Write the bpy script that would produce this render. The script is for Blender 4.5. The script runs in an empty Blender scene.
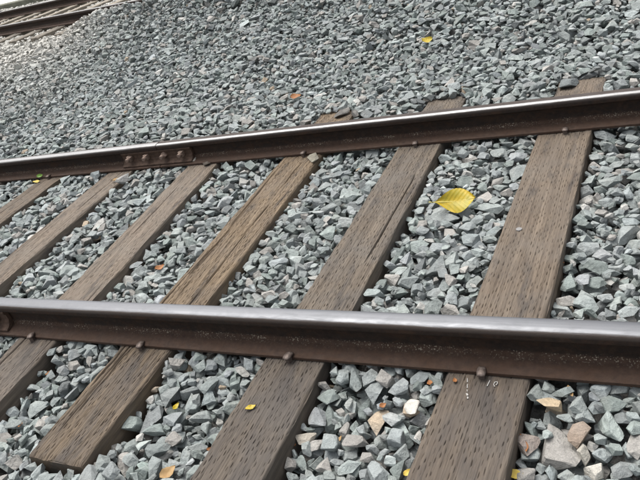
import bpy, math, random
import numpy as np
from mathutils import Vector, Matrix, Euler

scene = bpy.context.scene
COL = scene.collection
rng = np.random.default_rng(11)
random.seed(4)

# ------------------------------------------------------------------ camera
F_PX = 640.53                                   # focal length in pixels of a 640 wide picture
CAM_ROT = (1.0264, 0.2785, 0.3979)
CAM_LOC = np.array((0.5836, -1.3375, 1.3290))
cam = bpy.data.cameras.new('camera')
cam.sensor_width = 36.0
cam.lens = 36.0 * F_PX / 640.0
cam.clip_start, cam.clip_end = 0.05, 3000.0
camo = bpy.data.objects.new('camera', cam)
camo.location = CAM_LOC
camo.rotation_euler = CAM_ROT
COL.objects.link(camo)
scene.camera = camo

# ------------------------------------------------------------------ light
SUN_DIR = Vector((-0.36, 0.30, 1.0)).normalized()   # towards the sun
world = bpy.data.worlds.new('World')
scene.world = world
world.use_nodes = True
wn = world.node_tree.nodes
bg = wn['Background']
sky = wn.new('ShaderNodeTexSky')
sky.sky_type = 'NISHITA'
sky.sun_disc = False
sky.sun_elevation = math.asin(SUN_DIR.z)
sky.sun_rotation = math.atan2(SUN_DIR.x, SUN_DIR.y)
sky.air_density, sky.dust_density, sky.ozone_density = 0.8, 6.0, 0.6
hsv = wn.new('ShaderNodeHueSaturation')                # thin cloud: a paler sky
hsv.inputs['Saturation'].default_value = 0.28
world.node_tree.links.new(sky.outputs[0], hsv.inputs['Color'])
world.node_tree.links.new(hsv.outputs[0], bg.inputs[0])
bg.inputs[1].default_value = 0.15
sun = bpy.data.lights.new('sun', 'SUN')
sun.energy = 1.0
sun.angle = math.radians(50)
sun.color = (1.0, 0.965, 0.91)
suno = bpy.data.objects.new('sun', sun)
suno.rotation_euler = (-SUN_DIR).to_track_quat('-Z', 'Y').to_euler()
suno.location = (0, 0, 12)
COL.objects.link(suno)
vs = scene.view_settings
vs.view_transform = 'Standard'
vs.look = 'None'
vs.gamma = 1.0
vs.use_curve_mapping = False
vs.exposure = 0.86

# ------------------------------------------------------------------ helpers
RC = np.array(Euler(CAM_ROT, 'XYZ').to_matrix())


def project(P):
    q = (np.atleast_2d(np.asarray(P, float)) - CAM_LOC) @ RC
    d = -q[:, 2]
    dd = np.where(np.abs(d) < 1e-6, 1e-6, d)
    return np.c_[320 + F_PX * q[:, 0] / dd, 240 - F_PX * q[:, 1] / dd, d]


def at(px, py, z):
    d = RC @ np.array([(px - 320) / F_PX, -(py - 240) / F_PX, -1.0])
    return CAM_LOC + d * (z - CAM_LOC[2]) / d[2]


def tag(o, label=None, cat=None, group=None, kind=None):
    for k, v in (('label', label), ('category', cat), ('group', group), ('kind', kind)):
        if v:
            o[k] = v
    return o


def link(o, parent=None):
    COL.objects.link(o)
    if parent:
        o.parent = parent
    return o


def empty(name, loc=(0, 0, 0), rz=0.0):
    o = bpy.data.objects.new(name, None)
    o.empty_display_size = 0.1
    o.location = loc
    o.rotation_euler = (0, 0, rz)
    COL.objects.link(o)
    return o


def mesh_obj(name, verts, faces, mat, parent=None, smooth=False, loc=None, rot=None):
    me = bpy.data.meshes.new(name)
    me.from_pydata([tuple(v) for v in verts], [], [tuple(f) for f in faces])
    if smooth:
        me.polygons.foreach_set('use_smooth', [True] * len(me.polygons))
    for m in (mat if isinstance(mat, (list, tuple)) else [mat]):
        me.materials.append(m)
    me.update()
    o = bpy.data.objects.new(name, me)
    if loc is not None:
        o.location = loc
    if rot is not None:
        o.rotation_euler = rot
    return link(o, parent)


def fast_mesh(name, verts, loop_v, loop_tot, mat, colours=None, smooth=None):
    """verts (n,3), flat loop vertex ids, loop totals per polygon"""
    me = bpy.data.meshes.new(name)
    me.vertices.add(len(verts))
    me.vertices.foreach_set('co', np.asarray(verts, np.float32).ravel())
    me.loops.add(len(loop_v))
    me.loops.foreach_set('vertex_index', np.asarray(loop_v, np.int32))
    me.polygons.add(len(loop_tot))
    ls = np.concatenate(([0], np.cumsum(loop_tot)[:-1])).astype(np.int32)
    me.polygons.foreach_set('loop_start', ls)
    me.polygons.foreach_set('loop_total', np.asarray(loop_tot, np.int32))
    me.polygons.foreach_set('use_smooth', np.full(len(loop_tot), bool(smooth)))
    if colours is not None:
        a = me.attributes.new('tone', 'FLOAT_COLOR', 'POINT')
        a.data.foreach_set('color', np.asarray(colours, np.float32).ravel())
    me.materials.append(mat)
    me.update(calc_edges=True)
    me.validate()
    return me


def smooth01(t):
    t = np.clip(t, 0, 1)
    return t * t * (3 - 2 * t)


_tabs = {}


def vnoise(x, y, seed=0):
    """smooth value noise in [-1, 1]"""
    if seed not in _tabs:
        _tabs[seed] = np.random.default_rng(seed + 900).uniform(-1, 1, (256, 256))
    t = _tabs[seed]
    x = np.asarray(x, float); y = np.asarray(y, float)
    xi = np.floor(x).astype(int); yi = np.floor(y).astype(int)
    fx = smooth01(x - xi); fy = smooth01(y - yi)
    g = lambda a, b: t[a % 256, b % 256]
    return ((g(xi, yi) * (1 - fx) + g(xi + 1, yi) * fx) * (1 - fy)
            + (g(xi, yi + 1) * (1 - fx) + g(xi + 1, yi + 1) * fx) * fy)


# ------------------------------------------------------------------ materials
class NT:
    def __init__(self, name):
        self.m = bpy.data.materials.new(name)
        self.m.use_nodes = True
        self.t = self.m.node_tree
        self.n = self.t.nodes
        self.b = self.n['Principled BSDF']

    def node(self, typ, **kw):
        n = self.n.new(typ)
        for k, v in kw.items():
            setattr(n, k, v)
        return n

    def link(self, a, b):
        self.t.links.new(a, b)

    def put(self, sock, v):
        if isinstance(v, bpy.types.NodeSocket):
            self.link(v, sock)
        else:
            sock.default_value = v

    def coords(self, kind='Object', scale=(1, 1, 1)):
        if kind == 'Position':
            out = self.node('ShaderNodeNewGeometry').outputs['Position']
        else:
            out = self.node('ShaderNodeTexCoord').outputs[kind]
        mp = self.node('ShaderNodeMapping')
        mp.inputs['Scale'].default_value = scale
        self.link(out, mp.inputs['Vector'])
        return mp.outputs[0]

    def noise(self, vec, scale, detail=4.0, rough=0.55, dist=0.0):
        n = self.node('ShaderNodeTexNoise')
        self.link(vec, n.inputs['Vector'])
        n.inputs['Scale'].default_value = scale
        n.inputs['Detail'].default_value = detail
        n.inputs['Roughness'].default_value = rough
        n.inputs['Distortion'].default_value = dist
        return n.outputs['Fac']

    def ramp(self, fac, stops):
        r = self.node('ShaderNodeValToRGB')
        e = r.color_ramp.elements
        while len(e) < len(stops):
            e.new(0.5)
        for i, (p, c) in enumerate(stops):
            e[i].position = p
            e[i].color = (c, c, c, 1) if isinstance(c, (int, float)) else (*c, 1)
        self.link(fac, r.inputs[0])
        return r.outputs[0]

    def mix(self, fac, a, b, mode='MIX'):
        m = self.node('ShaderNodeMix', data_type='RGBA', blend_type=mode)
        self.put(m.inputs[0], fac)
        self.put(m.inputs[6], a if isinstance(a, bpy.types.NodeSocket) else (*a, 1))
        self.put(m.inputs[7], b if isinstance(b, bpy.types.NodeSocket) else (*b, 1))
        return m.outputs[2]

    def math(self, op, a, b=0.0, c=0.0):
        m = self.node('ShaderNodeMath', operation=op)
        for s, v in zip(m.inputs, (a, b, c)):
            self.put(s, v)
        return m.outputs[0]

    def band(self, v, lo, hi, soft):
        """1 between lo and hi with soft edges"""
        def mr(a, b):
            m = self.node('ShaderNodeMapRange', interpolation_type='SMOOTHSTEP')
            self.link(v, m.inputs[0])
            m.inputs[1].default_value = a
            m.inputs[2].default_value = b
            return m.outputs[0]
        return self.math('MULTIPLY', mr(lo - soft, lo + soft), self.math('SUBTRACT', 1.0, mr(hi - soft, hi + soft)))

    def bump(self, height, strength, dist, prev=None):
        b = self.node('ShaderNodeBump')
        b.inputs['Strength'].default_value = strength
        b.inputs['Distance'].default_value = dist
        self.link(height, b.inputs['Height'])
        if prev:
            self.link(prev, b.inputs['Normal'])
        return b.outputs[0]

    def out(self, col=None, rough=None, metal=None, normal=None, spec=None):
        if col is not None:
            self.put(self.b.inputs['Base Color'], col if isinstance(col, bpy.types.NodeSocket) else (*col, 1))
        if rough is not None:
            self.put(self.b.inputs['Roughness'], rough)
        if metal is not None:
            self.put(self.b.inputs['Metallic'], metal)
        if normal is not None:
            self.link(normal, self.b.inputs['Normal'])
        if spec is not None:
            self.put(self.b.inputs['Specular IOR Level'], spec)
        return self.m


def stone_material():
    t = NT('ballast_stone')
    p = t.coords('Position')
    a = t.node('ShaderNodeAttribute', attribute_name='tone')
    n1 = t.noise(p, 38, 5, 0.65)
    n2 = t.noise(p, 260, 4, 0.7)
    n3 = t.noise(p, 12, 3, 0.5)
    c = t.mix(1.0, a.outputs['Color'], t.ramp(n1, [(0.25, 0.72), (0.5, 1.0), (0.75, 1.22)]), 'MULTIPLY')
    c = t.mix(1.0, c, t.ramp(n2, [(0.28, 0.78), (0.55, 1.0), (0.75, 1.2)]), 'MULTIPLY')
    # pale mineral dust and a few brown stains
    c = t.mix(t.ramp(n3, [(0.55, 0.0), (0.8, 0.35)]), c, (0.37, 0.36, 0.33))
    n4 = t.noise(p, 21, 4, 0.6)
    c = t.mix(t.ramp(n4, [(0.70, 0.0), (0.80, 0.5)]), c, (0.26, 0.21, 0.15))
    vo = t.node('ShaderNodeTexVoronoi', feature='F1')
    t.link(p, vo.inputs['Vector'])
    vo.inputs['Scale'].default_value = 75
    b0 = t.bump(vo.outputs['Distance'], 0.35, 0.006)
    b1 = t.bump(n1, 0.85, 0.012, b0)
    b2 = t.bump(n2, 0.55, 0.0022, b1)
    return t.out(c, 0.88, 0.0, b2, 0.3)


def wood_material(name, dark, mid, light, grey, patch=0.5):
    t = NT(name)
    g = t.coords('Object', (2.2, 55, 55))
    f = t.coords('Object', (9, 260, 260))
    o = t.coords('Object')
    n1 = t.noise(g, 1.0, 5, 0.6, 0.4)
    n2 = t.noise(f, 1.0, 3, 0.6)
    n3 = t.noise(o, 5.0, 4, 0.6)
    n4 = t.noise(t.coords('Object', (3.5, 13, 13)), 1.0, 5, 0.65)
    c = t.ramp(n1, [(0.28, dark), (0.5, mid), (0.72, light)])
    c = t.mix(1.0, c, t.ramp(n2, [(0.3, 0.76), (0.5, 1.0), (0.7, 1.2)]), 'MULTIPLY')
    c = t.mix(t.math('MULTIPLY', t.ramp(n3, [(0.42, 0.0), (0.62, 1.0)]), patch), c, grey)
    # tar stains
    c = t.mix(t.ramp(n4, [(0.54, 0.0), (0.66, 0.6)]), c, (0.045, 0.042, 0.041))
    sx = t.node('ShaderNodeSeparateXYZ')
    t.link(o, sx.inputs[0])
    st = t.band(sx.outputs[0], -0.3, 0.66, 0.12)
    c = t.mix(t.math('MULTIPLY', st, t.ramp(t.noise(t.coords('Object', (4, 14, 14)), 1.0, 5, 0.6), [(0.36, 0.15), (0.58, 0.62)])), c, (0.062, 0.055, 0.050))
    h = t.math('ADD', t.math('MULTIPLY', n1, 0.6), t.math('MULTIPLY', n2, 0.5))
    return t.out(c, 0.86, 0.0, t.bump(h, 0.4, 0.003), 0.25)


def rail_material(name, band_lo, band_hi, soft, H, top_grey, steel):
    """rusty rolled steel, wheel-polished over one band of the head's top; local y across, z up"""
    t = NT(name)
    o = t.coords('Object')
    sx = t.node('ShaderNodeSeparateXYZ')
    t.link(o, sx.inputs[0])
    acr = t.node('ShaderNodeAttribute', attribute_name='across').outputs['Fac']
    streak = t.noise(t.coords('Object', (1.0, 30, 30)), 3.0, 4, 0.6)
    n1 = t.noise(o, 55, 5, 0.65)
    n2 = t.noise(o, 480, 3, 0.6)
    rust = t.ramp(n1, [(0.3, (0.010, 0.0063, 0.0047)), (0.5, (0.019, 0.0108, 0.0070)), (0.72, (0.040, 0.022, 0.013))])
    rust = t.mix(t.ramp(streak, [(0.4, 0.0), (0.75, 0.6)]), rust, (0.020, 0.0135, 0.010))
    scale_ = t.noise(t.coords('Object', (1, 2.2, 2.2)), 13, 6, 0.7, 0.6)
    rust = t.mix(t.ramp(scale_, [(0.50, 0.0), (0.64, 0.75)]), rust, (0.042, 0.022, 0.0125))
    # dusty foot: brake dust and sand settle on the flange
    foot = t.band(sx.outputs[2], -0.02, 0.040, 0.006)
    rust = t.mix(t.math('MULTIPLY', foot, t.ramp(n1, [(0.3, 0.45), (0.7, 0.9)])), rust, (0.070, 0.041, 0.027))
    # pale grains of sand lying along the fillet of the web
    fil = t.band(sx.outputs[2], 0.026, 0.042, 0.007)
    grains = t.ramp(t.noise(o, 190, 2, 0.5), [(0.60, 0.0), (0.65, 1.0)])
    rust = t.mix(t.math('MULTIPLY', fil, t.math('MULTIPLY', grains, t.ramp(t.noise(o, 9, 3, 0.6), [(0.36, 0.0), (0.5, 1.0)]))),
                 rust, (0.30, 0.26, 0.20))
    # top of the head
    top = t.band(sx.outputs[2], H - 0.016, H + 0.02, 0.005)
    col = t.mix(top, rust, top_grey)
    wob = t.math('ADD', acr, t.math('MULTIPLY', t.math('SUBTRACT', t.noise(t.coords('Object', (6, 60, 60)), 1.0, 4, 0.6), 0.5), 0.008))
    run = t.math('MULTIPLY', t.band(wob, band_lo, band_hi, soft), t.band(sx.outputs[2], H - 0.011, H + 0.02, 0.003))
    scr = t.noise(t.coords('Object', (1.5, 900, 40)), 1.0, 3, 0.6)
    st = t.mix(t.ramp(scr, [(0.35, 0.0), (0.65, 1.0)]), tuple(0.78 * v for v in steel), steel)
    st = t.mix(t.ramp(n2, [(0.62, 0.0), (0.72, 0.5)]), st, (0.12, 0.10, 0.09))
    col = t.mix(run, col, st)
    rough = t.math('ADD', t.math('MULTIPLY', run, -0.32), t.ramp(scale_, [(0.35, 0.72), (0.65, 0.90)]))
    bmp = t.bump(t.math('MULTIPLY', t.math('ADD', n1, t.math('MULTIPLY', n2, 0.5)), t.math('SUBTRACT', 1.0, t.math('MULTIPLY', run, 0.94))), 0.5, 0.004)
    return t.out(col, rough, t.math('MULTIPLY', run, 0.85), bmp, 0.35)


def simple_material(name, a, b, scale, rough=0.8, metal=0.0, bump=0.3, bdist=0.003):
    t = NT(name)
    o = t.coords('Object')
    n = t.noise(o, scale, 5, 0.6)
    return t.out(t.ramp(n, [(0.3, a), (0.7, b)]), rough, metal, t.bump(n, bump, bdist), 0.3)


def leaf_material(name, main, edge, vein):
    t = NT(name)
    o = t.coords('Object')
    sx = t.node('ShaderNodeSeparateXYZ')
    t.link(o, sx.inputs[0])
    n = t.noise(o, 28, 4, 0.6)
    c = t.mix(t.ramp(n, [(0.4, 0.0), (0.66, 1.0)]), main, edge)
    c = t.mix(t.ramp(t.noise(o, 170, 3, 0.6), [(0.62, 0.0), (0.72, 0.7)]), c, (0.20, 0.13, 0.02))
    # side veins run forward from the midrib
    w = t.node('ShaderNodeTexWave', wave_type='BANDS', bands_direction='X')
    mp = t.node('ShaderNodeCombineXYZ')
    t.link(t.math('SUBTRACT', sx.outputs[0], t.math('MULTIPLY', t.math('ABSOLUTE', sx.outputs[1]), 0.8)), mp.inputs[0])
    t.link(mp.outputs[0], w.inputs['Vector'])
    w.inputs['Scale'].default_value = 17
    c = t.mix(t.ramp(w.outputs['Fac'], [(0.88, 0.0), (0.99, 0.22)]), c, vein)
    m = t.out(c, 0.5, 0.0, t.bump(w.outputs['Fac'], 0.25, 0.002), 0.4)
    t.b.inputs['Subsurface Weight'].default_value = 0.0
    return m


M_STONE = stone_material()
M_BED = simple_material('ballast_fines', (0.10, 0.10, 0.095), (0.24, 0.235, 0.22), 70, 0.95, 0, 0.8, 0.02)
M_GROUND = simple_material('dusty_ground', (0.26, 0.24, 0.20), (0.42, 0.39, 0.33), 6, 0.95, 0, 0.5, 0.02)
M_PAVE = simple_material('pale_paving', (0.62, 0.60, 0.55), (0.75, 0.73, 0.68), 3, 0.85, 0, 0.2)
M_KERB = simple_material('olive_concrete', (0.10, 0.105, 0.08), (0.18, 0.18, 0.14), 5, 0.9, 0, 0.4)  # plain dark olive tone
M_SPIKE = simple_material('spike_steel', (0.075, 0.056, 0.047), (0.20, 0.165, 0.145), 120, 0.55, 0.5, 0.4)
M_BAR = simple_material('joint_bar_rust', (0.042, 0.026, 0.018), (0.095, 0.060, 0.042), 60, 0.8, 0.0, 0.5)
M_BOLT = simple_material('bolt_rust', (0.13, 0.092, 0.072), (0.28, 0.21, 0.17), 130, 0.7, 0.2, 0.5)
M_LEAF = leaf_material('yellow_leaf', (0.44, 0.31, 0.012), (0.28, 0.24, 0.014), (0.56, 0.46, 0.08))
M_LEAF_RIB = simple_material('leaf_midrib', (0.66, 0.58, 0.15), (0.72, 0.64, 0.22), 60, 0.5)
M_SCRAP_Y = simple_material('dry_yellow_leaf', (0.50, 0.36, 0.06), (0.62, 0.47, 0.12), 60, 0.6)
M_SCRAP_O = simple_material('dry_orange_leaf', (0.20, 0.075, 0.024), (0.33, 0.15, 0.055), 60, 0.65)
M_SCRAP_T = simple_material('dry_tan_leaf', (0.28, 0.17, 0.07), (0.40, 0.27, 0.13), 60, 0.65)
M_SPROUT = simple_material('green_leaf', (0.10, 0.22, 0.03), (0.18, 0.32, 0.05), 60, 0.5)
M_CHALK = simple_material('chalk', (0.26, 0.25, 0.235), (0.42, 0.41, 0.39), 300, 0.9)
RAIL_H, HEAD_W, FOOT_W, GAUGE = 0.1365, 0.0325, 0.0690, 1.505
M_RAIL_NEAR = rail_material('rail_steel_near', -0.027, 0.0285, 0.003, RAIL_H, (0.06, 0.047, 0.040), (0.160, 0.165, 0.175))
M_RAIL_FAR = rail_material('rail_steel_far', -0.029, -0.013, 0.003, RAIL_H, (0.05, 0.039, 0.034), (0.28, 0.28, 0.28))
M_RAIL_LEFT = rail_material('rail_steel_left', -0.029, 0.008, 0.004, RAIL_H, (0.05, 0.039, 0.034), (0.26, 0.26, 0.26))  # polished band made wider to imitate the sky's grazing glare
M_RAIL_BACK = rail_material('rail_steel_back', -0.026, 0.028, 0.003, RAIL_H, (0.06, 0.047, 0.040), (0.20, 0.20, 0.197))

# ------------------------------------------------------------------ where things run
# ties of the main track: centre at y=-0.8, width, drift of the centre until y=2.2
TIES = [(0.126, 0.228, 0.150), (-0.466, 0.222, 0.036), (-1.090, 0.238, -0.016),
        (-1.622, 0.218, -0.215), (-2.370, 0.209, -0.090), (-3.060, 0.215, -0.007),
        (-3.720, 0.22, 0.02), (-4.37, 0.22, -0.03), (-5.03, 0.22, 0.0), (-5.69, 0.22, 0.02), (-6.34, 0.22, 0.0),
        (0.80, 0.225, 0.06), (1.46, 0.225, 0.02)]
TIE_Y0 = [-0.56, -0.575, -0.574, -0.55, -0.57, -0.56, -0.56, -0.57, -0.55, -0.56, -0.57, -0.56, -0.57]
TIE_Y1 = [2.06, 2.03, 2.05, 2.03, 2.02, 2.03, 2.03, 2.03, 2.03, 2.03, 2.03, 2.03, 2.03]
tie_x = lambda i, y: TIES[i][0] + TIES[i][2] * (y + 0.8) / 3.0
BACK_Z = 0.318                                          # tie tops of the track behind


def back_y(x):
    """the near rail of the track behind: straight, then bending parallel to the near track"""
    x = np.asarray(x, float)
    s = -0.247
    a = 6.16 + s * (x + 8.57)
    x0, x1 = -5.2, -1.2
    u = np.clip((x - x0) / (x1 - x0), 0, 1)
    y0 = 6.16 + s * (x0 + 8.57)
    b = y0 + s * (x1 - x0) * (u - u * u / 2)
    return np.where(x < x0, a, b)


def back_slope(x):
    u = np.clip((np.asarray(x, float) + 5.2) / 4.0, 0, 1)
    return -0.247 * (1 - u)


def back_m(x, y):
    return (y - back_y(x)) / np.sqrt(1 + back_slope(x) ** 2)


def target(x, y):
    """height of the ballast surface"""
    x = np.asarray(x, float); y = np.asarray(y, float)
    m = back_m(x, y)
    near = np.where(y < 0, -0.022 - 0.030 * smooth01((-y - 0.12) / 0.25) + 0.030 * smooth01((-y - 0.45) / 0.15), -0.030)
    near = near + 0.016 * np.exp(-((np.abs(y) - 0.10) / 0.06) ** 2) + 0.012 * np.exp(-((y - GAUGE + 0.10) / 0.06) ** 2)
    near = near + 0.062 * smooth01((y - 1.55) / 0.5)
    near = near + 0.018 * smooth01((-x - 1.6) / 0.8) * smooth01((y - 0.7) / 0.5)
    near = near + 0.016 * smooth01((-x - 1.35) / 0.4) * smooth01((y - 1.55) / 0.15)
    t = (y - 2.4) / np.maximum((y - 2.4) + np.maximum(-0.75 - m, 0.0), 1e-3)
    rise = np.where(y > 2.4, smooth01(t), 0.0)
    z = near + (BACK_Z - 0.03 - near) * rise
    hump = 0.185 * smooth01((x + 6.5) / 1.0) * np.exp(-(np.minimum(np.abs(m + 0.34), np.abs(m + 0.10)) / np.where(m > -0.22, 0.12, 0.34)) ** 2)
    z = z + hump
    z = z + 0.010 * vnoise(x * 2.1, y * 2.1, 1) + 0.007 * vnoise(x * 6, y * 6, 2)
    return z


# ------------------------------------------------------------------ setting: ground, bed, pavement
def sheet(name, x0, x1, y0, y1, nx, ny, zf, mat):
    X, Y = np.meshgrid(np.linspace(x0, x1, nx), np.linspace(y0, y1, ny))
    Z = zf(X, Y)
    V = np.c_[X.ravel(), Y.ravel(), Z.ravel()]
    idx = np.arange(nx * ny).reshape(ny, nx)
    q = np.stack([idx[:-1, :-1], idx[:-1, 1:], idx[1:, 1:], idx[1:, :-1]], -1).reshape(-1, 4)
    me = fast_mesh(name, V, q.ravel(), np.full(len(q), 4), mat, smooth=True)
    return link(bpy.data.objects.new(name, me))


tag(mesh_obj('ground', [(-900, -900, -0.42), (900, -900, -0.42), (900, 900, -0.42), (-900, 900, -0.42)], [(0, 1, 2, 3)], M_GROUND), kind='structure')


def bed_z(X, Y):
    e = np.minimum.reduce([(X + 24) / 3, (6 - X) / 1.5, (Y + 3.6) / 1.6, (19 - Y) / 2])
    return np.minimum(target(X, Y) - 0.085, -0.45 + 0.7 * np.maximum(e, 0))


bed = tag(sheet('ballast_bed', -24, 6, -3.6, 19, 300, 226, bed_z, M_BED), kind='structure')

# ------------------------------------------------------------------ stones
def rand_rot(r, tilt):
    ax = r.normal(size=3); ax[2] *= 0.15; ax /= np.linalg.norm(ax)
    a = abs(r.normal(0, tilt))
    K = np.array([[0, -ax[2], ax[1]], [ax[2], 0, -ax[0]], [-ax[1], ax[0], 0]])
    R1 = np.eye(3) + math.sin(a) * K + (1 - math.cos(a)) * K @ K
    z = r.uniform(0, 2 * math.pi)
    return R1 @ np.array([[math.cos(z), -math.sin(z), 0], [math.sin(z), math.cos(z), 0], [0, 0, 1]])


def hull_planes(N, D, eps=1e-7):
    """vertices and ordered faces of the body N.x <= D"""
    k = len(N)
    I = np.array([(a, b, c) for a in range(k) for b in range(a + 1, k) for c in range(b + 1, k)]) if k not in hull_planes.tri else hull_planes.tri[k]
    hull_planes.tri[k] = I
    A = N[I]; det = np.linalg.det(A)
    ok = np.abs(det) > 1e-4
    I2 = I[ok]
    P = np.linalg.solve(A[ok], D[I2][..., None])[..., 0]
    ins = np.all(P @ N.T <= D + eps, axis=1)
    P = P[ins]
    if len(P) < 4:
        return None
    # merge coincident corners
    q = np.round(P / 2e-5).astype(np.int64)
    _, first = np.unique(q, axis=0, return_index=True)
    P = P[first]
    faces, fn = [], []
    for j in range(k):
        on = np.where(np.abs(P @ N[j] - D[j]) < 4e-5)[0]
        if len(on) < 3:
            continue
        c = P[on].mean(0)
        u = P[on[0]] - c; u = u / (np.linalg.norm(u) + 1e-12)
        v = np.cross(N[j], u)
        d = P[on] - c
        faces.append(on[np.argsort(np.arctan2(d @ v, d @ u))])
        fn.append(j)
    return P, faces, fn


hull_planes.tri = {}


def make_stone(r, L, k=None, tilt=0.36):
    """an angular piece of crushed rock: planes, corner chips along the edges; returns low and fine mesh plus planes"""
    for _ in range(20):
        k = k or int(r.integers(7, 11))
        N = []
        while len(N) < k:                                 # well spread facets
            c = r.normal(size=(7, 3)); c /= np.linalg.norm(c, axis=1)[:, None]
            N.append(c[0] if not N else c[np.argmin(np.max(c @ np.array(N).T, axis=1))])
        N = np.array(N)
        D = r.uniform(0.55, 1.0, k)
        S = np.array([1.0, r.uniform(0.60, 0.92), r.uniform(0.36, 0.66)]) * L / 2
        N2 = N / S; ln = np.linalg.norm(N2, axis=1)
        N2 /= ln[:, None]; D2 = D / ln
        N2 = N2 @ rand_rot(r, tilt).T
        h = hull_planes(N2, D2)
        if h is None or len(h[0]) < 6 or np.ptp(h[0], axis=0).max() > 1.5 * L:
            continue
        P, F, fn = h
        off = (P.max(0) + P.min(0)) / 2
        D2 = D2 - N2 @ off
        P = P - off
        return dict(P=P, F=F, fn=fn, N=N2, D=D2, L=L)
    return None


def chip(st, r):
    """uneven bevels: every edge of the stone is knocked off by its own amount"""
    N, D, P, F, fn = st['N'], st['D'], st['P'], st['F'], st['fn']
    ed = {}
    for f, j in zip(F, fn):
        for a, b in zip(f, np.roll(f, -1)):
            ed.setdefault((min(a, b), max(a, b)), []).append(j)
    en, ddd = [], []
    for (a, b), js in ed.items():
        if len(js) != 2 or np.linalg.norm(P[a] - P[b]) < 0.0025:
            continue
        n = N[js[0]] + N[js[1]]
        ln = np.linalg.norm(n)
        if ln < 0.3 or ln > 1.93:
            continue
        n = n / ln + r.normal(0, 0.10, 3)
        n /= np.linalg.norm(n)
        en.append(n); ddd.append(max(P[a] @ n, P[b] @ n) - st['L'] * r.uniform(0.008, 0.036) - (st['L'] * r.uniform(0.02, 0.05) if r.random() < 0.12 else 0))
    if not en:
        return st
    o = r.permutation(len(en))[:26]
    h = hull_planes(np.vstack([N, np.array(en)[o]]), np.concatenate([D, np.array(ddd)[o]]))
    if h is None or len(h[0]) < 8:
        return st
    return dict(P=h[0], F=h[1])


def flat(st):
    return st['P'], np.concatenate(st['F']), np.array([len(f) for f in st['F']])


def raster(st, cell):
    P, N, D = st['P'], st['N'], st['D']
    hx = int(math.ceil(np.abs(P[:, 0]).max() / cell)); hy = int(math.ceil(np.abs(P[:, 1]).max() / cell))
    X, Y = np.meshgrid(np.arange(-hx, hx + 1) * cell, np.arange(-hy, hy + 1) * cell)
    up = np.full(X.shape, 1e3); lo = np.full(X.shape, -1e3)
    for n, d in zip(N, D):
        v = d - n[0] * X - n[1] * Y
        if n[2] > 1e-3:
            up = np.minimum(up, v / n[2])
        elif n[2] < -1e-3:
            lo = np.maximum(lo, v / n[2])
        else:
            up = np.where(v < 0, -1e3, up)
    mask = up > lo
    return hx, hy, mask, np.where(mask, lo, 1e3), np.where(mask, up, -1e3)


NV = 260
sizes = np.clip(np.exp(rng.normal(math.log(0.060), 0.31, NV)), 0.032, 0.090)
LIB = [s for s in (make_stone(rng, L) for L in sizes) if s]
SMALL = [s for s in (make_stone(rng, L, tilt=0.8) for L in rng.uniform(0.022, 0.040, 50)) if s]
ALL = LIB + SMALL
LO = [flat(s) for s in ALL]
HI = [flat(chip(s, rng)) for s in ALL]


def in_view(x, y, z, mx=150, my=120):
    p = project(np.c_[x, y, z])
    return (p[:, 2] > 0.2) & (p[:, 0] > -mx) & (p[:, 0] < 640 + mx) & (p[:, 1] > -my) & (p[:, 1] < 480 + my)


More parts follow.
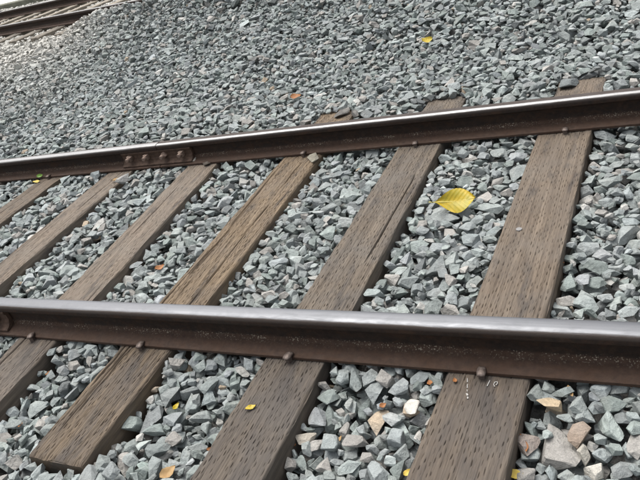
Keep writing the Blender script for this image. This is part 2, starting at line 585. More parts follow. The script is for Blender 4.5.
def deposit(x0, x1, y0, y1, cell, passes, spacing, inside, rails, ncand):
    """drop stones one by one on a height field and let each find the best seat near its spot"""
    nx = int((x1 - x0) / cell); ny = int((y1 - y0) / cell)
    gx = x0 + (np.arange(nx) + 0.5) * cell; gy = y0 + (np.arange(ny) + 0.5) * cell
    X, Y = np.meshgrid(gx, gy)
    T = target(X, Y)
    H = T - 0.080
    CEIL = np.full(H.shape, 9.0)                         # stones may creep under the foot of a rail
    for yr in (0.0, GAUGE):
        CEIL[np.abs(Y - yr) < FOOT_W + 0.003] = 0.0
    rails(X, Y, H)
    owner = np.full(H.shape, -1, np.int32)
    rs = [raster(s, cell) for s in ALL]
    nl, na = len(LIB), len(ALL)
    out = []

    def drop(px, py, ids, jit, slack):
        best = None
        for c in range(ncand):
            v = ids[c % len(ids)]
            hx, hy, mask, lo, up = rs[v]
            ix = int((px - x0) / cell + (jit * (random.random() - 0.5)) / cell)
            iy = int((py - y0) / cell + (jit * (random.random() - 0.5)) / cell)
            if ix - hx < 0 or iy - hy < 0 or ix + hx >= nx or iy + hy >= ny:
                continue
            Hs = H[iy - hy:iy + hy + 1, ix - hx:ix + hx + 1]
            dz = Hs - lo
            z = dz.max()
            if z > 5:
                continue
            top = z + up.max() - T[iy, ix]
            if top > slack + 0.25 * (up.max() - lo[mask].min()):
                continue
            if np.any((up + (z - 0.0035) > CEIL[iy - hy:iy + hy + 1, ix - hx:ix + hx + 1]) & mask):
                continue
            gap = z - dz[mask].mean()
            cost = gap + 0.35 * (z - T[iy, ix])
            if best is None or cost < best[0]:
                best = (cost, v, ix, iy, z)
        if best is None:
            return
        _, v, ix, iy, z = best
        hx, hy, mask, lo, up = rs[v]
        z -= 0.0035
        sl = (slice(iy - hy, iy + hy + 1), slice(ix - hx, ix + hx + 1))
        tp = up + z
        w = mask & (tp > H[sl])
        H[sl] = np.where(w, tp, H[sl])
        owner[sl] = np.where(w, len(out), owner[sl])
        out.append((v, gx[ix], gy[iy], z))

    for ps in range(passes):
        ux = np.arange(x0, x1, spacing); uy = np.arange(y0, y1, spacing)
        PX, PY = np.meshgrid(ux, uy)
        PX = (PX + rng.uniform(-.5, .5, PX.shape) * spacing).ravel()
        PY = (PY + rng.uniform(-.5, .5, PY.shape) * spacing).ravel()
        k = inside(PX, PY)
        PX, PY = PX[k], PY[k]
        o = rng.permutation(len(PX))
        for i in o:
            v1, v2 = random.randrange(nl), random.randrange(nl)
            drop(PX[i], PY[i], (v1, v2), 0.05, 0.012)
    # small pieces where holes are left
    yy, xx = np.where((H < T - 0.026) & (H > -1))
    k = inside(gx[xx], gy[yy])
    xx, yy = xx[k], yy[k]
    o = rng.permutation(len(xx))[:int(len(xx) * cell * cell / 0.0006)]
    for i in o:
        if H[yy[i], xx[i]] < T[yy[i], xx[i]] - 0.026:
            drop(gx[xx[i]], gy[yy[i]], (random.randrange(nl, na), random.randrange(nl, na)), 0.022, 0.006)
    cnt = np.bincount(owner[owner >= 0].ravel(), minlength=len(out))
    return out, cnt * cell * cell


def block_main(X, Y, H):
    for yr in (0.0, GAUGE):
        H[np.abs(Y - yr) < FOOT_W - 0.040] = 10
    for i, (c, w, s) in enumerate(TIES):
        cx = tie_x(i, Y)
        H[(np.abs(X - cx) < w / 2 - 0.004) & (Y > TIE_Y0[i]) & (Y < (2.04 if i == 0 else (1.985 if i in (1, 2) else 1.70)))] = 10
        if Y.max() > 1.9:
            k = (np.abs(X - cx) < w / 2) & (Y >= (1.98 if i < 3 else 1.70)) & (Y < TIE_Y1[i])
            H[k] = np.maximum(H[k], 0.0)


BX = np.arange(-13.6, -3.0, 0.62)                        # ties of the track behind


def block_back(X, Y, H):
    block_main(X, Y, H)
    m = back_m(X, Y)
    for mo in (0.0, 1.505):
        H[np.abs(m - mo) < FOOT_W] = 10
    for bx in BX:
        s = float(back_slope(bx)); by = float(back_y(bx)); c = 1 / math.sqrt(1 + s * s)
        e = np.array((c, s * c)); n = np.array((-s * c, c))
        dx, dy = X - bx, Y - by
        u = dx * e[0] + dy * e[1]; v = dx * n[0] + dy * n[1]
        k = (np.abs(u) < 0.108) & (v > -0.50) & (v < 2.0)
        H[k] = 10


NX0, NX1, NY0, NY1 = -4.2, 1.9, -1.5, 3.6
near_in = lambda x, y: in_view(x, y, target(x, y), 200, 150)
stones_a, vis_a = deposit(NX0, NX1, NY0, NY1, 0.006, 3, 0.047, near_in, block_main, 8)


def far_in(x, y):
    out = (x < NX0 + 0.03) | (y > NY1 - 0.03) | (x > NX1 - .03)
    return out & in_view(x, y, target(x, y), 70, 45) & (back_m(x, y) < 3.1)


stones_b, vis_b = deposit(-14.0, 2.4, -1.2, 11.0, 0.013, 2, 0.052, far_in, block_back, 4)
print('stones', len(stones_a), len(stones_b))


def tones(n, x, y):
    """base colour of each stone: blue grey rock with a few warm, pale and tan pieces"""
    v = np.exp(rng.normal(0, 0.15, n))
    base = np.array((0.254, 0.279, 0.273))
    c = base * v[:, None] * (1 + rng.normal(0, 0.012, (n, 3)))
    k = rng.random(n)
    green = np.array((0.205, 0.235, 0.222)); warm = np.array((0.285, 0.275, 0.255)); pale = np.array((0.365, 0.362, 0.34)); tan = np.array((0.33, 0.27, 0.20)); dark = np.array((0.16, 0.172, 0.172))
    for lo, hi, q in ((0, .12, green), (.12, .20, warm), (.20, .230, pale), (.230, .233, tan), (.242, .275, dark)):
        s = (k >= lo) & (k < hi)
        c[s] = q * np.clip(v[s], .8, 1.3)[:, None]
    # sunlight painted as a pale tone on the stones along the track behind
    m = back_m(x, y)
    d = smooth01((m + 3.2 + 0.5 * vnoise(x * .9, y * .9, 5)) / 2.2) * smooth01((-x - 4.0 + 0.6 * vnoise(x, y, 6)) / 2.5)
    sunlit = np.array((0.54, 0.525, 0.48)) * (0.7 + 0.5 * rng.random(n))[:, None]
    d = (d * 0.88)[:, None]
    return c * (1 - d) + sunlit * d


def stack(items, use_hi, col):
    V, L, T, C = [], [], [], []
    base = 0
    for (v, x, y, z), hi, c in zip(items, use_hi, col):
        P, lv, lt = HI[v] if hi else LO[v]
        V.append(P + (x, y, z)); L.append(lv + base); T.append(lt)
        C.append(np.broadcast_to(np.append(c, 1.0), (len(P), 4)))
        base += len(P)
    return np.vstack(V), np.concatenate(L), np.concatenate(T), np.vstack(C)


A = np.array([s[1:] for s in stones_a])
pa = project(A)
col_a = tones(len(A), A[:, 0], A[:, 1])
px_area = vis_a * (F_PX / pa[:, 2]) ** 2
inside_frame = (pa[:, 0] > 3) & (pa[:, 0] < 637) & (pa[:, 1] > 3) & (pa[:, 1] < 477)
hidden = (A[:, 1] > 0.05) & (A[:, 1] < 0.26)                 # strip behind the near rail
score = px_area * inside_frame * (~hidden)
single = set(np.argsort(-score)[:300].tolist())
near_hi = (pa[:, 2] < 3.6) & (vis_a > 1e-4)
special = {}
for (qx, qy), c, lab in (((555, 411), (0.43, 0.34, 0.23), 'rounded tan stone lying on the grey ballast'),
                         ((536, 421), (0.25, 0.215, 0.19), 'brownish grey stone next to the tan one'),
                         ((586, 420), (0.27, 0.215, 0.17), 'grey stone with a rusty orange face'),
                         ((402, 409), (0.50, 0.485, 0.44), 'small whitish upright stone'),
                         ((598, 472), (0.46, 0.44, 0.39), 'pale cream stone'),
                         ((552, 470), (0.40, 0.38, 0.33), 'pale buff stone'),
                         ((298, 459), (0.36, 0.33, 0.28), 'warm beige stone beside the dark tie')):
    ids = np.array([q for q in sorted(single) if 170 < px_area[q] < 480 and q not in special])
    j = ids[np.argmin(np.hypot(pa[ids, 0] - qx, pa[ids, 1] - qy))]
    col_a[j] = c
    special[int(j)] = lab
rest = [i for i in range(len(A)) if i not in single]
V, L, T, C = stack([stones_a[i] for i in rest], near_hi[rest], col_a[rest])
tag(link(bpy.data.objects.new('ballast_stones', fast_mesh('ballast_stones', V, L, T, M_STONE, C)), bed), kind='stuff')
ntri = int((T - 2).sum())
for i in sorted(single):
    v, x, y, z = stones_a[i]
    P, lv, lt = HI[v]
    me = fast_mesh('stone', P, lv, lt, M_STONE, np.broadcast_to(np.append(col_a[i], 1.0), (len(P), 4)))
    o = bpy.data.objects.new('stone', me)
    o.location = (x, y, z)
    link(o, bed)
    if i in special:
        o['label'] = special[i]
B = np.array([s[1:] for s in stones_b])
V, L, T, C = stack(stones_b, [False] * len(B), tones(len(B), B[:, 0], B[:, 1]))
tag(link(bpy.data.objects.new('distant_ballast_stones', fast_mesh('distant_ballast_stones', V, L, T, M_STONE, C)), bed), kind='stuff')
print('stone triangles', ntri, int((T - 2).sum()))

# ------------------------------------------------------------------ ties
def tie_mesh(name, length, w, depth, du, nv, mat, seed, cracks=5, slit=0.0040, end_wear=0.5, grain=1.0):
    """wooden tie, local x along its length from 0, top near z=0; incised, split and worn"""
    r = np.random.default_rng(seed)
    us = np.linspace(0, length, int(length / du) + 1)
    vt = np.linspace(-w / 2, w / 2, nv)
    R = 0.008
    # cross-section: left side up, top, right side down
    side = np.linspace(-depth, -R, 9)
    v0 = np.concatenate([np.full(9, -w / 2), vt[1:-1], np.full(9, w / 2)])
    z0 = np.concatenate([side, np.zeros(nv - 2), side[::-1]])
    is_top = np.concatenate([np.zeros(9), np.ones(nv - 2), np.zeros(9)])
    U, Vv = np.meshgrid(us, v0, indexing='ij')
    Z = np.broadcast_to(z0, U.shape).copy()
    TP = np.broadcast_to(is_top, U.shape)
    ed = w / 2 - np.abs(Vv)
    # rounded, uneven edges
    rr = R * (1 + 0.8 * vnoise(U * 9, np.sign(Vv) * 3 + seed, 11) + 0.5 * vnoise(U * 30, np.sign(Vv) * 5 + seed, 12))
    rr = np.clip(rr, 0.003, 0.03)
    k = np.clip(1 - ed / rr, 0, 1)
    dz = -rr * (1 - np.sqrt(np.maximum(1 - k * k, 0)))
    # long grain, weathering
    dz = dz + grain * 0.0008 * vnoise(U * 5, Vv * 160 + seed * 7, 13) + grain * 0.0006 * vnoise(U * 11, Vv * 330 + seed * 3, 14)
    dz = dz + 0.0016 * vnoise(U * 2.2, Vv * 22 + seed, 15)
    # incisions in slanting rows
    sv, su = 0.0088, 0.040
    row = np.floor(Vv / sv + 100)
    uo = U + row * 0.0165 + 0.010 * vnoise(row * 1.7, U * 1.3 + seed, 16)
    cu = np.floor(uo / su)
    fu = (uo / su - cu - 0.5) * su + 0.006 * vnoise(cu * 3.3, row * 2.9, 17)
    fv = (Vv / sv + 100 - row - 0.5) * sv + 0.0017 * vnoise(cu * 5.1, row * 4.7 + seed, 18) + 0.10 * fu * vnoise(cu * 1.9, row * 2.3, 22)
    dep = slit * (np.clip(0.55 + 0.75 * vnoise(cu * 2.7 + seed, row * 3.9, 19), 0.05, 1.2))
    dz = dz - dep * np.exp(-(fu / (0.0088 + 0.0035 * vnoise(cu * 3.7, row * 1.3 + seed, 28))) ** 4 - (fv / 0.00115) ** 2)
    # drying splits that follow the grain
    for _ in range(cracks):
        c0 = r.uniform(-0.42, 0.42) * w
        ua, ub = sorted(r.uniform(-0.1, length + 0.1, 2))
        if ub - ua < 0.3:
            ub = ua + r.uniform(0.3, 0.9)
        ub = min(ub, ua + r.uniform(0.5, 1.1))
        cv = c0 + 0.010 * vnoise(U * 2.4, np.full_like(U, r.uniform(0, 99)), 20) + 0.003 * vnoise(U * 14, np.full_like(U, r.uniform(0, 99)), 21)
        env = smooth01((U - ua) / 0.12) * smooth01((ub - U) / 0.12)
        wd = r.uniform(0.0016, 0.0034)
        dz = dz - r.uniform(0.006, 0.014) * env * np.exp(-((Vv - cv) / wd) ** 2)
    # worn ends
    e = np.minimum(U, length - U)
    dz = dz - 0.010 * end_wear * np.clip(1 - e / 0.018, 0, 1) ** 2 * (1 + 0.5 * vnoise(Vv * 40, U * 0 + seed, 23))
    Z = Z + np.where(TP > 0, dz, 0)
    sides = (TP == 0)
    Vv = Vv + np.where(sides, np.sign(Vv) * (0.0025 * vnoise(U * 6, Z * 60 + seed, 24) + 0.0012 * vnoise(U * 25, Z * 160 + seed, 25)), 0)
    Vv = Vv + 0.004 * vnoise(U * 1.1, np.full_like(U, seed * 1.0), 26)
    edge_side = np.isclose(np.broadcast_to(z0, U.shape), -R) & sides
    Vn = len(v0)
    P = np.stack([U + np.where((e < 1e-6), 0.004 * vnoise(Vv * 30, Z * 40 + seed, 27), 0), Vv, Z], -1).reshape(-1, 3)
    idx = np.arange(len(us) * Vn).reshape(len(us), Vn)
    q = np.stack([idx[:-1, :-1], idx[1:, :-1], idx[1:, 1:], idx[:-1, 1:]], -1).reshape(-1, 4)
    q = q[:, ::-1]
    lv = [q.ravel()]; lt = [np.full(len(q), 4)]
    lv.append(idx[0, ::-1]); lt.append(np.array([Vn]))
    lv.append(idx[-1]); lt.append(np.array([Vn]))
    lv.append(np.array([idx[0, 0], idx[-1, 0], idx[-1, -1], idx[0, -1]])[::-1]); lt.append(np.array([4]))
    return fast_mesh(name, P, np.concatenate(lv), np.concatenate(lt), mat, smooth=False)


W = [wood_material('tie_wood_brown', (0.076, 0.058, 0.043), (0.122, 0.096, 0.072), (0.170, 0.136, 0.102), (0.130, 0.114, 0.097), 0.45),
     wood_material('tie_wood_slate', (0.066, 0.053, 0.041), (0.114, 0.093, 0.072), (0.160, 0.132, 0.102), (0.110, 0.100, 0.089), 0.6),
     wood_material('tie_wood_tan', (0.082, 0.059, 0.039), (0.150, 0.112, 0.074), (0.215, 0.163, 0.108), (0.135, 0.112, 0.090), 0.4),
     wood_material('tie_wood_grey', (0.082, 0.065, 0.050), (0.145, 0.117, 0.091), (0.200, 0.163, 0.128), (0.155, 0.136, 0.115), 0.5)]
TIE_LOOK = [0, 1, 2, 3, 3, 0, 3, 2, 3, 0, 3, 1, 0]
TIE_LABEL = ['brown incised tie, right-most whole one, with chalk marks by the rail',
             'dark greyish tie with a small yellow leaf on it, cut by the bottom edge',
             'tan split tie whose sawn near end shows on the ballast, lower left',
             'weathered tie meeting the far rail just right of the joint bar',
             'narrow grey tie with a long split, left of the joint bar',
             'short stretch of brown tie at the left edge under the far rail']
ORD = ('first', 'second', 'third', 'fourth', 'fifth')
ties = []
for i, (c, w, s) in enumerate(TIES):
    y0, y1 = TIE_Y0[i], TIE_Y1[i]
    ang = math.atan2(y1 - y0, s * (y1 - y0) / 3.0)
    ln = math.hypot(y1 - y0, s * (y1 - y0) / 3.0)
    fine = i < 3
    me = tie_mesh('tie', ln, w, 0.17, 0.0038 if fine else (0.005 if i < 6 else 0.012), 180 if fine else (110 if i < 6 else 40), W[TIE_LOOK[i]], 31 + i * 5, [0, 1, 7, 4, 7, 5][i] if i < 6 else 4, (0.0034, 0.0038, 0.0045)[i] if fine else 0.0034, 0.5, (1.3, 1.5, 2.4)[i] if fine else 1.3)
    o = bpy.data.objects.new('tie', me)
    o.location = (tie_x(i, y0), y0, -0.001)
    o.rotation_euler = (0, 0, ang)
    link(o)
    tag(o, TIE_LABEL[i] if i < 6 else 'weathered wooden tie of the near track, %s one past the %s edge' % (ORD[i - 6 if i < 11 else i - 11], 'left' if i < 11 else 'right'),
        'railway tie', 'ties under the near track')
    ties.append(o)

# ------------------------------------------------------------------ rails
def rail_profile():
    h, hw, fw = RAIL_H, HEAD_W, FOOT_W
    half = [(fw, 0.0), (fw, 0.009), (fw - 0.003, 0.0115), (0.030, 0.0205), (0.016, 0.026), (0.0095, 0.036), (0.0075, 0.055), (0.0078, 0.075),
            (0.0105, h - 0.045), (0.017, h - 0.039), (hw - 0.002, h - 0.034), (hw, h - 0.031), (hw - 0.0008, h - 0.012),
            (hw - 0.0028, h - 0.0062), (hw - 0.0068, h - 0.0026), (hw - 0.0125, h - 0.0008), (0.010, h)]
    right = [(y, z) for y, z in half]
    left = [(-y, z) for y, z in reversed(half)]
    return right + left


def sweep(name, path, prof, mat, loc=(0, 0, 0), rz=0.0, parent=None, shades=34):
    """prof (y, z) swept along path points (x, y, heading)"""
    n = len(prof); V = []
    for (x, y, a) in path:
        for (py, pz) in prof:
            V.append((x - math.sin(a) * py, y + math.cos(a) * py, pz))
    F = []
    for k in range(len(path) - 1):
        for j in range(n):
            a, b = k * n + j, k * n + (j + 1) % n
            F.append((a, a + n, b + n, b)[::-1])
    F.append(tuple(range(n))[::-1]); F.append(tuple((len(path) - 1) * n + j for j in range(n)))
    o = mesh_obj(name, V, F, mat, parent, True, loc, (0, 0, rz))
    me = o.data
    if hasattr(me, 'set_sharp_from_angle'):
        me.set_sharp_from_angle(angle=math.radians(shades))
    at_ = me.attributes.new('across', 'FLOAT', 'POINT')
    at_.data.foreach_set('value', [p[0] for _ in path for p in prof])
    return o


PROF = rail_profile()
JOINT = -2.10
sp = [(x, 0.0, 0.0) for x in (-0.001 + np.linspace(0, 7.0, 15))]


def straight_rail(x0, x1, y, mat, label):
    n = 15
    o = sweep('rail', [(x, 0, 0) for x in np.linspace(0, x1 - x0, n)], PROF, mat, (x0, y, 0.0025))
    return tag(o, label, 'rail', 'rails')


straight_rail(JOINT + 0.003, 4.5, 0.0, M_RAIL_NEAR, 'rusty rail with broad polished top crossing the foreground')
straight_rail(-9.0, JOINT - 0.003, 0.0, M_RAIL_NEAR, 'continuation of the foreground rail past the joint bar at the left edge')
straight_rail(JOINT + 0.003, 4.5, GAUGE, M_RAIL_FAR, 'rusty far rail of the near track, right of the bolted joint')
straight_rail(-9.0, JOINT - 0.003, GAUGE, M_RAIL_LEFT, 'short stretch of far rail left of the bolted joint, shiny top')


def hex_prism(r, d, n=6, axis='y', chamfer=0.18):
    """prism along -y"""
    V, F = [], []
    rings = ((0.0, 1.0), (d * (1 - chamfer), 1.0), (d, 1 - chamfer))
    for t, k in rings:
        for j in range(n):
            a = 2 * math.pi * (j + 0.25) / n
            V.append((r * k * math.cos(a), -t, r * k * math.sin(a)))
    for q in range(len(rings) - 1):
        for j in range(n):
            a, b = q * n + j, q * n + (j + 1) % n
            F.append((a, a + n, b + n, b)[::-1])
    F.append(tuple(range(n))); F.append(tuple(2 * n + j for j in range(n))[::-1])
    return V, F


def joint_bar(x, y, label):
    """angle bar with four bolts on the camera side of a rail"""
    root = empty('joint_bar', (x, y, 0.0025))
    tag(root, label, 'joint bar', 'joint bars')
    h = RAIL_H
    prof = [(-0.0100, 0.040), (-0.0185, 0.0275), (-0.0330, 0.0225), (-0.0560, 0.0165), (-0.0590, 0.0185), (-0.0580, 0.0240), (-0.0410, 0.0320), (-0.0330, 0.0400), (-0.0305, 0.0500),
            (-0.0255, 0.0560), (-0.0255, 0.0800), (-0.0305, 0.0870), (-0.0325, h - 0.0400), (-0.0290, h - 0.0355), (-0.0180, h - 0.0400), (-0.0105, h - 0.0470)]
    sweep('bar', [(t, 0, 0) for t in np.linspace(-0.275, 0.275, 12)], prof[::-1], M_BAR, (0, 0, 0), 0, root, 25)
    nv, nf = hex_prism(0.0215, 0.024, 4)
    sv, sf = hex_prism(0.0125, 0.024, 12, chamfer=0.15)
    wv, wf = hex_prism(0.0235, 0.005, 16, chamfer=0.3)
    proto = None
    for k, bx in enumerate((-0.207, -0.070, 0.070, 0.207)):
        b = mesh_obj('bolt', sv, sf, M_BOLT, root, False, (bx, -0.0500, 0.068))
        r = random.uniform(0, 1.5)
        mesh_obj('nut', nv, nf, M_BOLT, b, False, (0, 0.0205, 0), (0, r, 0))
        mesh_obj('washer', wv, wf, M_BAR, b, False, (0, 0.0250, 0))
    return root


joint_bar(JOINT - 0.03, GAUGE, 'rusty angle bar with four bolts joining the far rail')
joint_bar(JOINT - 0.03, 0.0, 'end of a rusty angle bar at the left edge on the foreground rail')


def rail_spike(x, y, side, yaw, mat, label, lift=0.0):
    """cut spike: square shank in the tie and a domed head lapping over the rail foot; side = -1 on the camera side"""
    V, F = [], []
    # head cross-sections along local y (0 = shank back, + towards rail)
    prof = [(-0.017, 0.000, 0.011, 0.004), (-0.014, -0.004, 0.015, 0.011), (-0.004, -0.006, 0.0175, 0.0165), (0.008, -0.005, 0.0175, 0.0165), (0.018, -0.001, 0.016, 0.0105), (0.025, 0.000, 0.012, 0.0045)]
    n = 8
    for (yy, zb, hw, zt) in prof:
        for j in range(n):
            a = 2 * math.pi * j / n
            cx = math.copysign(abs(math.cos(a)) ** 0.6, math.cos(a)) * hw
            cz = math.copysign(abs(math.sin(a)) ** 0.7, math.sin(a))
            V.append((cx * 0.9, yy, (zt * 0.48 if cz > 0 else -zb) * cz))
    for k in range(len(prof) - 1):
        for j in range(n):
            a, b = k * n + j, k * n + (j + 1) % n
            F.append((a, b, b + n, a + n))
    F.append(tuple(range(n))[::-1]); F.append(tuple((len(prof) - 1) * n + j for j in range(n)))
    root = empty('rail_spike', (x, y + side * (FOOT_W + 0.008), 0.0185 + lift), yaw if side < 0 else yaw + math.pi)
    tag(root, label, 'rail spike', 'spikes along the rails')
    mesh_obj('head', [(x * 0.85, y * 0.9, z) for x, y, z in V], F, mat, root, True)
    s = 0.008
    SV = [(-s, -s, -0.09), (s, -s, -0.09), (s, s, -0.09), (-s, s, -0.09), (-s, -s, 0.004), (s, -s, 0.004), (s, s, 0.004), (-s, s, 0.004)]
    mesh_obj('shank', SV, [(3, 2, 1, 0), (4, 5, 6, 7), (0, 1, 5, 4), (1, 2, 6, 5), (2, 3, 7, 6), (3, 0, 4, 7)], mat, root)


for (px, py, rail, lab, yaw, lift) in ((481, 375, 0, 'spike holding the foreground rail beside the chalk marks', 0.1, 0.0),
                                       (287, 360, 0, 'spike holding the foreground rail on the dark greyish tie', -0.25, 0.003),
                                       (138, 349, 0, 'spike holding the foreground rail on the split tan tie', 0.15, 0.001),
                                       (31, 338, 0, 'spike holding the foreground rail nearest the left edge', 0.35, 0.004),
                                       (565, 131, 1, 'spike holding the far rail on the right-most whole tie', 0.0, 0.0),
                                       (415, 144, 1, 'spike holding the far rail on the dark greyish tie', 0.2, 0.0),
                                       (303, 154, 1, 'spike holding the far rail on the split tan tie', -0.2, 0.002),
                                       (45, 179, 1, 'spike holding the far rail near the left edge', 0.0, 0.0)):
    p = at(px, py, 0.015)
    rail_spike(p[0], rail * GAUGE, -1, yaw, M_SPIKE, lab, lift)

# ------------------------------------------------------------------ track behind
for mo, lab in ((0.0, 'nearer rail of the second track in the top left corner'), (1.505, 'farther rail of the second track in the top left corner')):
    path = []
    for x in np.linspace(-24, 6.0, 70):
        a = math.atan(float(back_slope(x)))
        path.append((x - math.sin(a) * mo, float(back_y(x)) + math.cos(a) * mo, a))
    # local y must run across the rail for the wear band, so the far one gets plain steel too
    o = sweep('rail', path, PROF, M_RAIL_BACK, (0, 0, BACK_Z + 0.0025))
    tag(o, lab, 'rail', 'rails')
bt = tie_mesh('tie', 2.58, 0.215, 0.15, 0.02, 24, wood_material('tie_wood_sunlit', (0.14, 0.12, 0.09), (0.25, 0.22, 0.175), (0.36, 0.32, 0.26), (0.31, 0.285, 0.24), 0.4), 77, 4, 0.004)  # wood coloured paler, the sunshine on these ties is part of the colour
ORD = ('first', 'second', 'third', 'fourth', 'fifth', 'sixth', 'seventh', 'eighth', 'ninth', 'tenth', 'eleventh', 'twelfth', 'thirteenth', 'fourteenth', 'fifteenth', 'sixteenth', 'seventeenth')
nth = 0
for bx in BX:
    s = float(back_slope(bx)); a = math.atan(s)
    o = bpy.data.objects.new('tie', bt)
    o.location = (bx + math.sin(a) * 0.52, float(back_y(bx)) - math.cos(a) * 0.52, BACK_Z - 0.001)
    o.rotation_euler = (0, 0, a + math.pi / 2)
    link(o)
    ends = project([tuple(o.matrix_basis @ Vector((t, 0, 0))) for t in np.linspace(0, 2.58, 25)])
    shown = bool(((ends[:, 0] > 0) & (ends[:, 0] < 640) & (ends[:, 1] > 0)).any())
    nth += shown
    lab = ('pale tie under the second track, %s from the left edge of the picture' % ORD[min(nth, len(ORD)) - 1]) if shown else 'pale tie of the second track, outside the picture'
    tag(o, lab, 'railway tie', 'ties under the second track')

# pavement behind the second track, with its kerb
P0 = np.array((-8.57, 6.16)); E = np.array((0.971, -0.240)); Nn = np.array((0.240, 0.971))
KM, KT, KH = 3.15, 0.22, 0.385


def slab(name, s0, s1, m0, m1, z0, z1, mat, bev=0.015):
    c = [P0 + E * s + Nn * m for s, m in ((s0, m0), (s1, m0), (s1, m1), (s0, m1))]
    ci = [P0 + E * s + Nn * m for s, m in ((s0, m0 + bev), (s1, m0 + bev), (s1, m1 - bev), (s0, m1 - bev))]
    V = [(*p, z0) for p in c] + [(*p, z1 - bev) for p in c] + [(*p, z1) for p in ci]
    F = [(3, 2, 1, 0), (8, 9, 10, 11)]
    for lo in (0, 4):
        for j in range(4):
            F.append((lo + j, lo + (j + 1) % 4, lo + 4 + (j + 1) % 4, lo + 4 + j))
    return mesh_obj(name, V, F, mat)


tag(slab('kerb', -26, 5, KM, KM + KT, -0.1, KH, M_KERB), 'olive grey concrete kerb beyond the second track', 'kerb')
tag(slab('pavement', -26, 5, KM + KT + 0.004, KM + 14, -0.1, KH - 0.01, M_PAVE), kind='structure')

# ------------------------------------------------------------------ loose stones lying on ties and against the rail
def loose_stone(px, py, L, col, label, seed, z=0.0, flatness=0.5, rest=0.0):
    r = np.random.default_rng(seed)
    st = make_stone(r, L, 9, 0.25)
    P, lv, lt = flat(chip(st, r))
    P = P * (1, 1, flatness / 0.55)
    P = P - (0, 0, P[:, 2].min())
    p = at(px, py, z)
    me = fast_mesh('loose_stone', P, lv, lt, M_STONE, np.broadcast_to(np.append(col, 1.0), (len(P), 4)))
    o = bpy.data.objects.new('loose_stone', me)
    o.location = (p[0], p[1], z - 0.002)
    link(o)
    tag(o, label, 'stone', 'stones lying on ties and rail')


GREY = (0.20, 0.225, 0.23)
loose_stone(569, 86, 0.115, (0.15, 0.165, 0.165), 'flat dark grey stone lying on the far end of the right tie', 1, 0.0, 0.35)
loose_stone(343, 115, 0.085, (0.125, 0.12, 0.11), 'dark stone on the far end of the split tan tie', 2, 0.0, 0.5)
loose_stone(313, 159, 0.10, (0.24, 0.225, 0.18), 'flat olive stone lying by the far rail on the tan tie', 3, 0.0, 0.2)
loose_stone(195, 162, 0.070, (0.36, 0.34, 0.30), 'pale stone against the far rail right of the joint bar', 5, 0.0, 0.7)
loose_stone(207, 164, 0.060, (0.10, 0.085, 0.07), 'thin dark stone beside the pale one right of the joint bar', 6, 0.0, 0.3)
loose_stone(124, 182, 0.085, (0.27, 0.27, 0.26), 'grey stone on the narrow split tie under the joint bar', 7, 0.0, 0.6)
loose_stone(97, 179, 0.085, GREY, 'blocky grey stone left of the narrow split tie', 12, -0.01, 0.6)

# ------------------------------------------------------------------ leaves
def leaf_blade(name, L, Wd, mat, parent, fold=0.35, curl=0.25, nu=26, nv=11, seed=1, serr=0.04, pw=0.8, ex=0.78):
    r = np.random.default_rng(seed)
    V, F = [], []
    for i in range(nu + 1):
        u = i / nu
        hw = Wd / 2 * (math.sin(math.pi * min(1, u ** pw)) ** ex if 0 < u < 1 else 0)
        hw *= 1 + serr * (1 if i % 2 else -1)
        for j in range(nv + 1):
            v = -1 + 2 * j / nv
            x = u * L - L / 2
            y = v * hw
            z = fold * abs(y) + curl * L * (u - 0.5) ** 2 + 0.05 * L * math.sin(u * 8 + v * 2.2 + seed) * abs(v)
            V.append((x, y, z))
    k = nv + 1
    for i in range(nu):
        for j in range(nv):
            F.append((i * k + j, (i + 1) * k + j, (i + 1) * k + j + 1, i * k + j + 1))
    # thickness
    n = len(V)
    V2 = [(x, y, z - 0.0006) for x, y, z in V]
    F2 = [tuple(n + q for q in f[::-1]) for f in F]
    return mesh_obj(name, V + V2, F + F2, mat, parent, True)


a, b = at(431.5, 206, 0.015), at(475.5, 200, 0.015)
mid = (a + b) / 2
Ll = float(np.linalg.norm(b - a)) * 1.0
leaf = empty('fallen_leaf', (mid[0] - .004, mid[1] + .022, 0.010), math.atan2(b[1] - a[1], b[0] - a[0]))
leaf.rotation_euler = (math.radians(33), math.radians(2), math.atan2(b[1] - a[1], b[0] - a[0]))
tag(leaf, 'large yellow leaf lying on the grey ballast between two ties', 'leaf')
leaf_blade('blade', Ll, 0.112, M_LEAF, leaf, 0.16, 0.28, seed=3, serr=0.010, pw=1.45, ex=0.95)
rib = []
for i in range(15):
    u = -0.06 + 1.04 * i / 14
    rib.append((u * Ll - Ll / 2, 0.28 * Ll * (u - 0.5) ** 2 + 0.0006, 0.0021 * (1 - 0.75 * max(u, 0))))
V, F = [], []
for x, z, rr in rib:
    for j in range(6):
        q = 2 * math.pi * j / 6
        V.append((x, rr * math.cos(q), z + rr * 0.7 * math.sin(q)))
for i in range(14):
    for j in range(6):
        F.append((i * 6 + j, i * 6 + (j + 1) % 6, i * 6 + 6 + (j + 1) % 6, i * 6 + 6 + j))
mesh_obj('midrib', V, F, M_LEAF_RIB, leaf, True)


def ballast_top(x, y, sink=0.012):
    """top of the stones near a point"""
    d = np.hypot(A[:, 0] - x, A[:, 1] - y)
    k = d < 0.035
    return float(A[k, 2].max() + sink) if k.any() else float(target(x, y))


def small_leaf(name, px, py, L, Wd, mat, label, rz, tilt=0.3, z=None, group=None, cat='leaf', seed=1):
    p = at(px, py, -0.02 if z is None else z)
    zz = ballast_top(p[0], p[1], 0.0 if name == 'leaf_scrap' else 0.012) if z is None else z
    p = at(px, py, zz)
    o = leaf_blade(name, L, Wd, mat, None, 0.3, 0.5, 8, 5, seed, 0.05)
    o.location = (p[0], p[1], zz + 0.002)
    o.rotation_euler = (tilt, 0.1, rz)
    tag(o, label, cat, group)
    return o


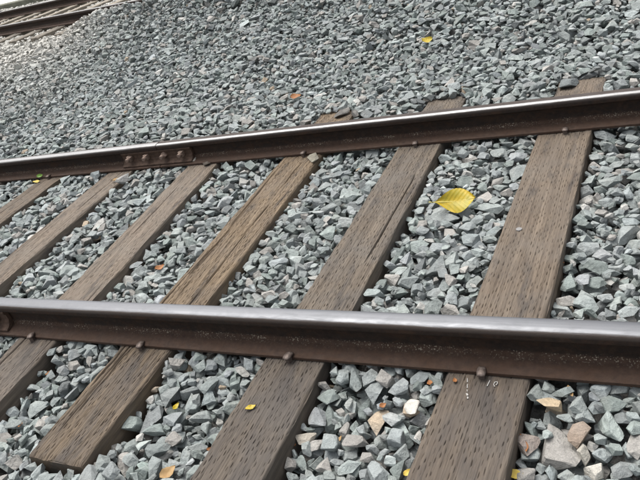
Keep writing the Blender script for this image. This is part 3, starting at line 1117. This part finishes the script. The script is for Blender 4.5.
small_leaf('fallen_leaf', 251, 408, 0.036, 0.017, M_LEAF, 'tiny yellow leaf on the dark greyish tie', 0.7, 0.1, 0.002, seed=2)
small_leaf('fallen_leaf', 427, 41, 0.085, 0.060, M_LEAF, 'small yellow leaf on the ballast beyond the far rail', 1.0, 0.4, None, seed=5)
small_leaf('fallen_leaf', 455, 381, 0.020, 0.012, M_SCRAP_O, 'orange leaf scrap on the tie with chalk marks', 1.9, 0.1, 0.002, seed=6)
small_leaf('fallen_leaf', 276, 467, 0.045, 0.022, M_SCRAP_Y, 'dry yellow leaf by the lower end of the dark greyish tie', 1.8, 0.3, None, seed=7)
small_leaf('fallen_leaf', 516, 475, 0.036, 0.024, M_SCRAP_Y, 'curled yellowish leaf at the bottom edge right of the brown tie', 0.4, 0.3, None, seed=8)
small_leaf('fallen_leaf', 168, 473, 0.055, 0.032, M_SCRAP_T, 'crumpled tan leaf at the bottom edge left of the dark greyish tie', 1.2, 0.4, None, seed=9)
small_leaf('fallen_leaf', 176, 407, 0.034, 0.015, M_LEAF, 'slim yellow leaf among stones between the lower ties', 1.6, 0.5, None, seed=10)
small_leaf('fallen_leaf', 97, 432, 0.050, 0.024, M_SCRAP_O, 'rust-orange leaf beside the sawn end of the tan tie', 0.3, 0.3, None, seed=11)
small_leaf('fallen_leaf', 408, 473, 0.030, 0.016, M_SCRAP_Y, 'small dry leaf tucked left of the brown tie at the bottom', 0.9, 0.3, None, seed=12)
small_leaf('fallen_leaf', 40, 176, 0.045, 0.026, M_SPROUT, 'small green leaf at the foot of the far rail near the left edge', 0.5, 0.8, 0.022, seed=13)
small_leaf('fallen_leaf', 37, 182, 0.060, 0.025, M_SCRAP_Y, 'yellow leaf under the green one by the far rail', 0.2, 0.2, 0.004, seed=14)
small_leaf('fallen_leaf', 117, 180, 0.060, 0.030, M_SCRAP_T, 'dry tan leaf on the narrow split tie by the far rail', 1.1, 0.2, 0.004, seed=15)
small_leaf('fallen_leaf', 160, 268, 0.050, 0.030, M_SCRAP_O, 'brown-orange leaf on ballast between the rails, left of the tan tie', 1.1, 0.3, None, seed=16)
small_leaf('fallen_leaf', 296, 97, 0.075, 0.050, M_SCRAP_O, 'rusty brown leaf on ballast just beyond the far rail', 0.2, 0.3, None, seed=17)
scr = [(150, 349), (160, 372), (172, 388), (40, 356), (46, 372), (50, 432), (98, 377), (20, 424), (6, 412), (314, 384), (322, 374), (268, 430), (272, 438), (290, 448), (357, 377), (368, 372),
       (384, 404), (434, 392), (430, 384), (522, 437), (526, 448), (548, 452), (570, 392), (610, 418), (560, 262), (508, 372), (372, 292), (352, 372), (120, 405), (135, 415), (210, 452), (232, 430), (14, 376), (75, 363), (338, 440), (395, 440)]
for k, (px, py) in enumerate(scr[::2] + scr[1::6]):
    rr = random.Random(k)
    small_leaf('leaf_scrap', px + rr.uniform(-2, 2), py + rr.uniform(-2, 2), rr.uniform(0.020, 0.038), rr.uniform(0.010, 0.018), rr.choice((M_SCRAP_O, M_SCRAP_O, M_SCRAP_T)),
               'dry brown leaf scrap caught between the ballast stones', rr.uniform(0, 6), rr.uniform(-0.5, 0.5), None, 'dry leaf scraps among the stones', 'leaf scrap', k + 20)

# ------------------------------------------------------------------ marks and nail on the brown tie
def decal(name, pts, wd, mat, parent, z=0.0028):
    """thin chalk stroke through pixel points on the tie's top"""
    q = [at(x, y, z) for x, y in pts]
    V, F = [], []
    for i, p in enumerate(q):
        d = (q[min(i + 1, len(q) - 1)] - q[max(i - 1, 0)]); d[2] = 0
        d = d / (np.linalg.norm(d) + 1e-9)
        n = np.array((-d[1], d[0], 0)) * wd * (0.7 + 0.6 * random.random())
        V += [tuple(p + n), tuple(p - n), tuple(p + n - (0, 0, .0035)), tuple(p - n - (0, 0, .0035))]
    for i in range(len(q) - 1):
        a = i * 4
        F += [(a + 1, a + 5, a + 4, a), (a + 2, a + 6, a + 7, a + 3), (a, a + 4, a + 6, a + 2), (a + 5, a + 1, a + 3, a + 7)]
    inv = parent.matrix_basis.inverted()
    V = [tuple(inv @ Vector(v)) for v in V]
    return mesh_obj(name, V, F, mat, parent)


brown = ties[0]
for seg in (((467.2, 378), (467.4, 382)), ((467.4, 384), (467.2, 388)), ((467.0, 389.5), (467.3, 391.5)), ((466.6, 393), (467.6, 395.5)), ((467.6, 396.5), (467.8, 398.5))):
    decal('chalk_mark', seg, 0.0012 if seg[0][1] < 392 else 0.0022, M_CHALK, brown)
decal('chalk_mark', [(494 + 0.5, 386.5), (493.6, 384), (495, 381.8), (497, 381.4), (497.4, 383.2), (495.8, 385)], 0.0011, M_CHALK, brown)
decal('chalk_mark', [(487, 386), (489, 382), (490, 380)], 0.0010, M_CHALK, brown)
p = at(519, 229, 0.002)
V, F = hex_prism(0.011, 0.004, 12)
nail = mesh_obj('nail', V, F, simple_material('nail_zinc', (0.14, 0.135, 0.13), (0.26, 0.255, 0.25), 200, 0.5), None, False, (p[0], p[1], -0.0005), (-math.pi / 2, 0, 0))
tag(nail, 'small metal nail head in the middle of the brown right tie', 'nail')
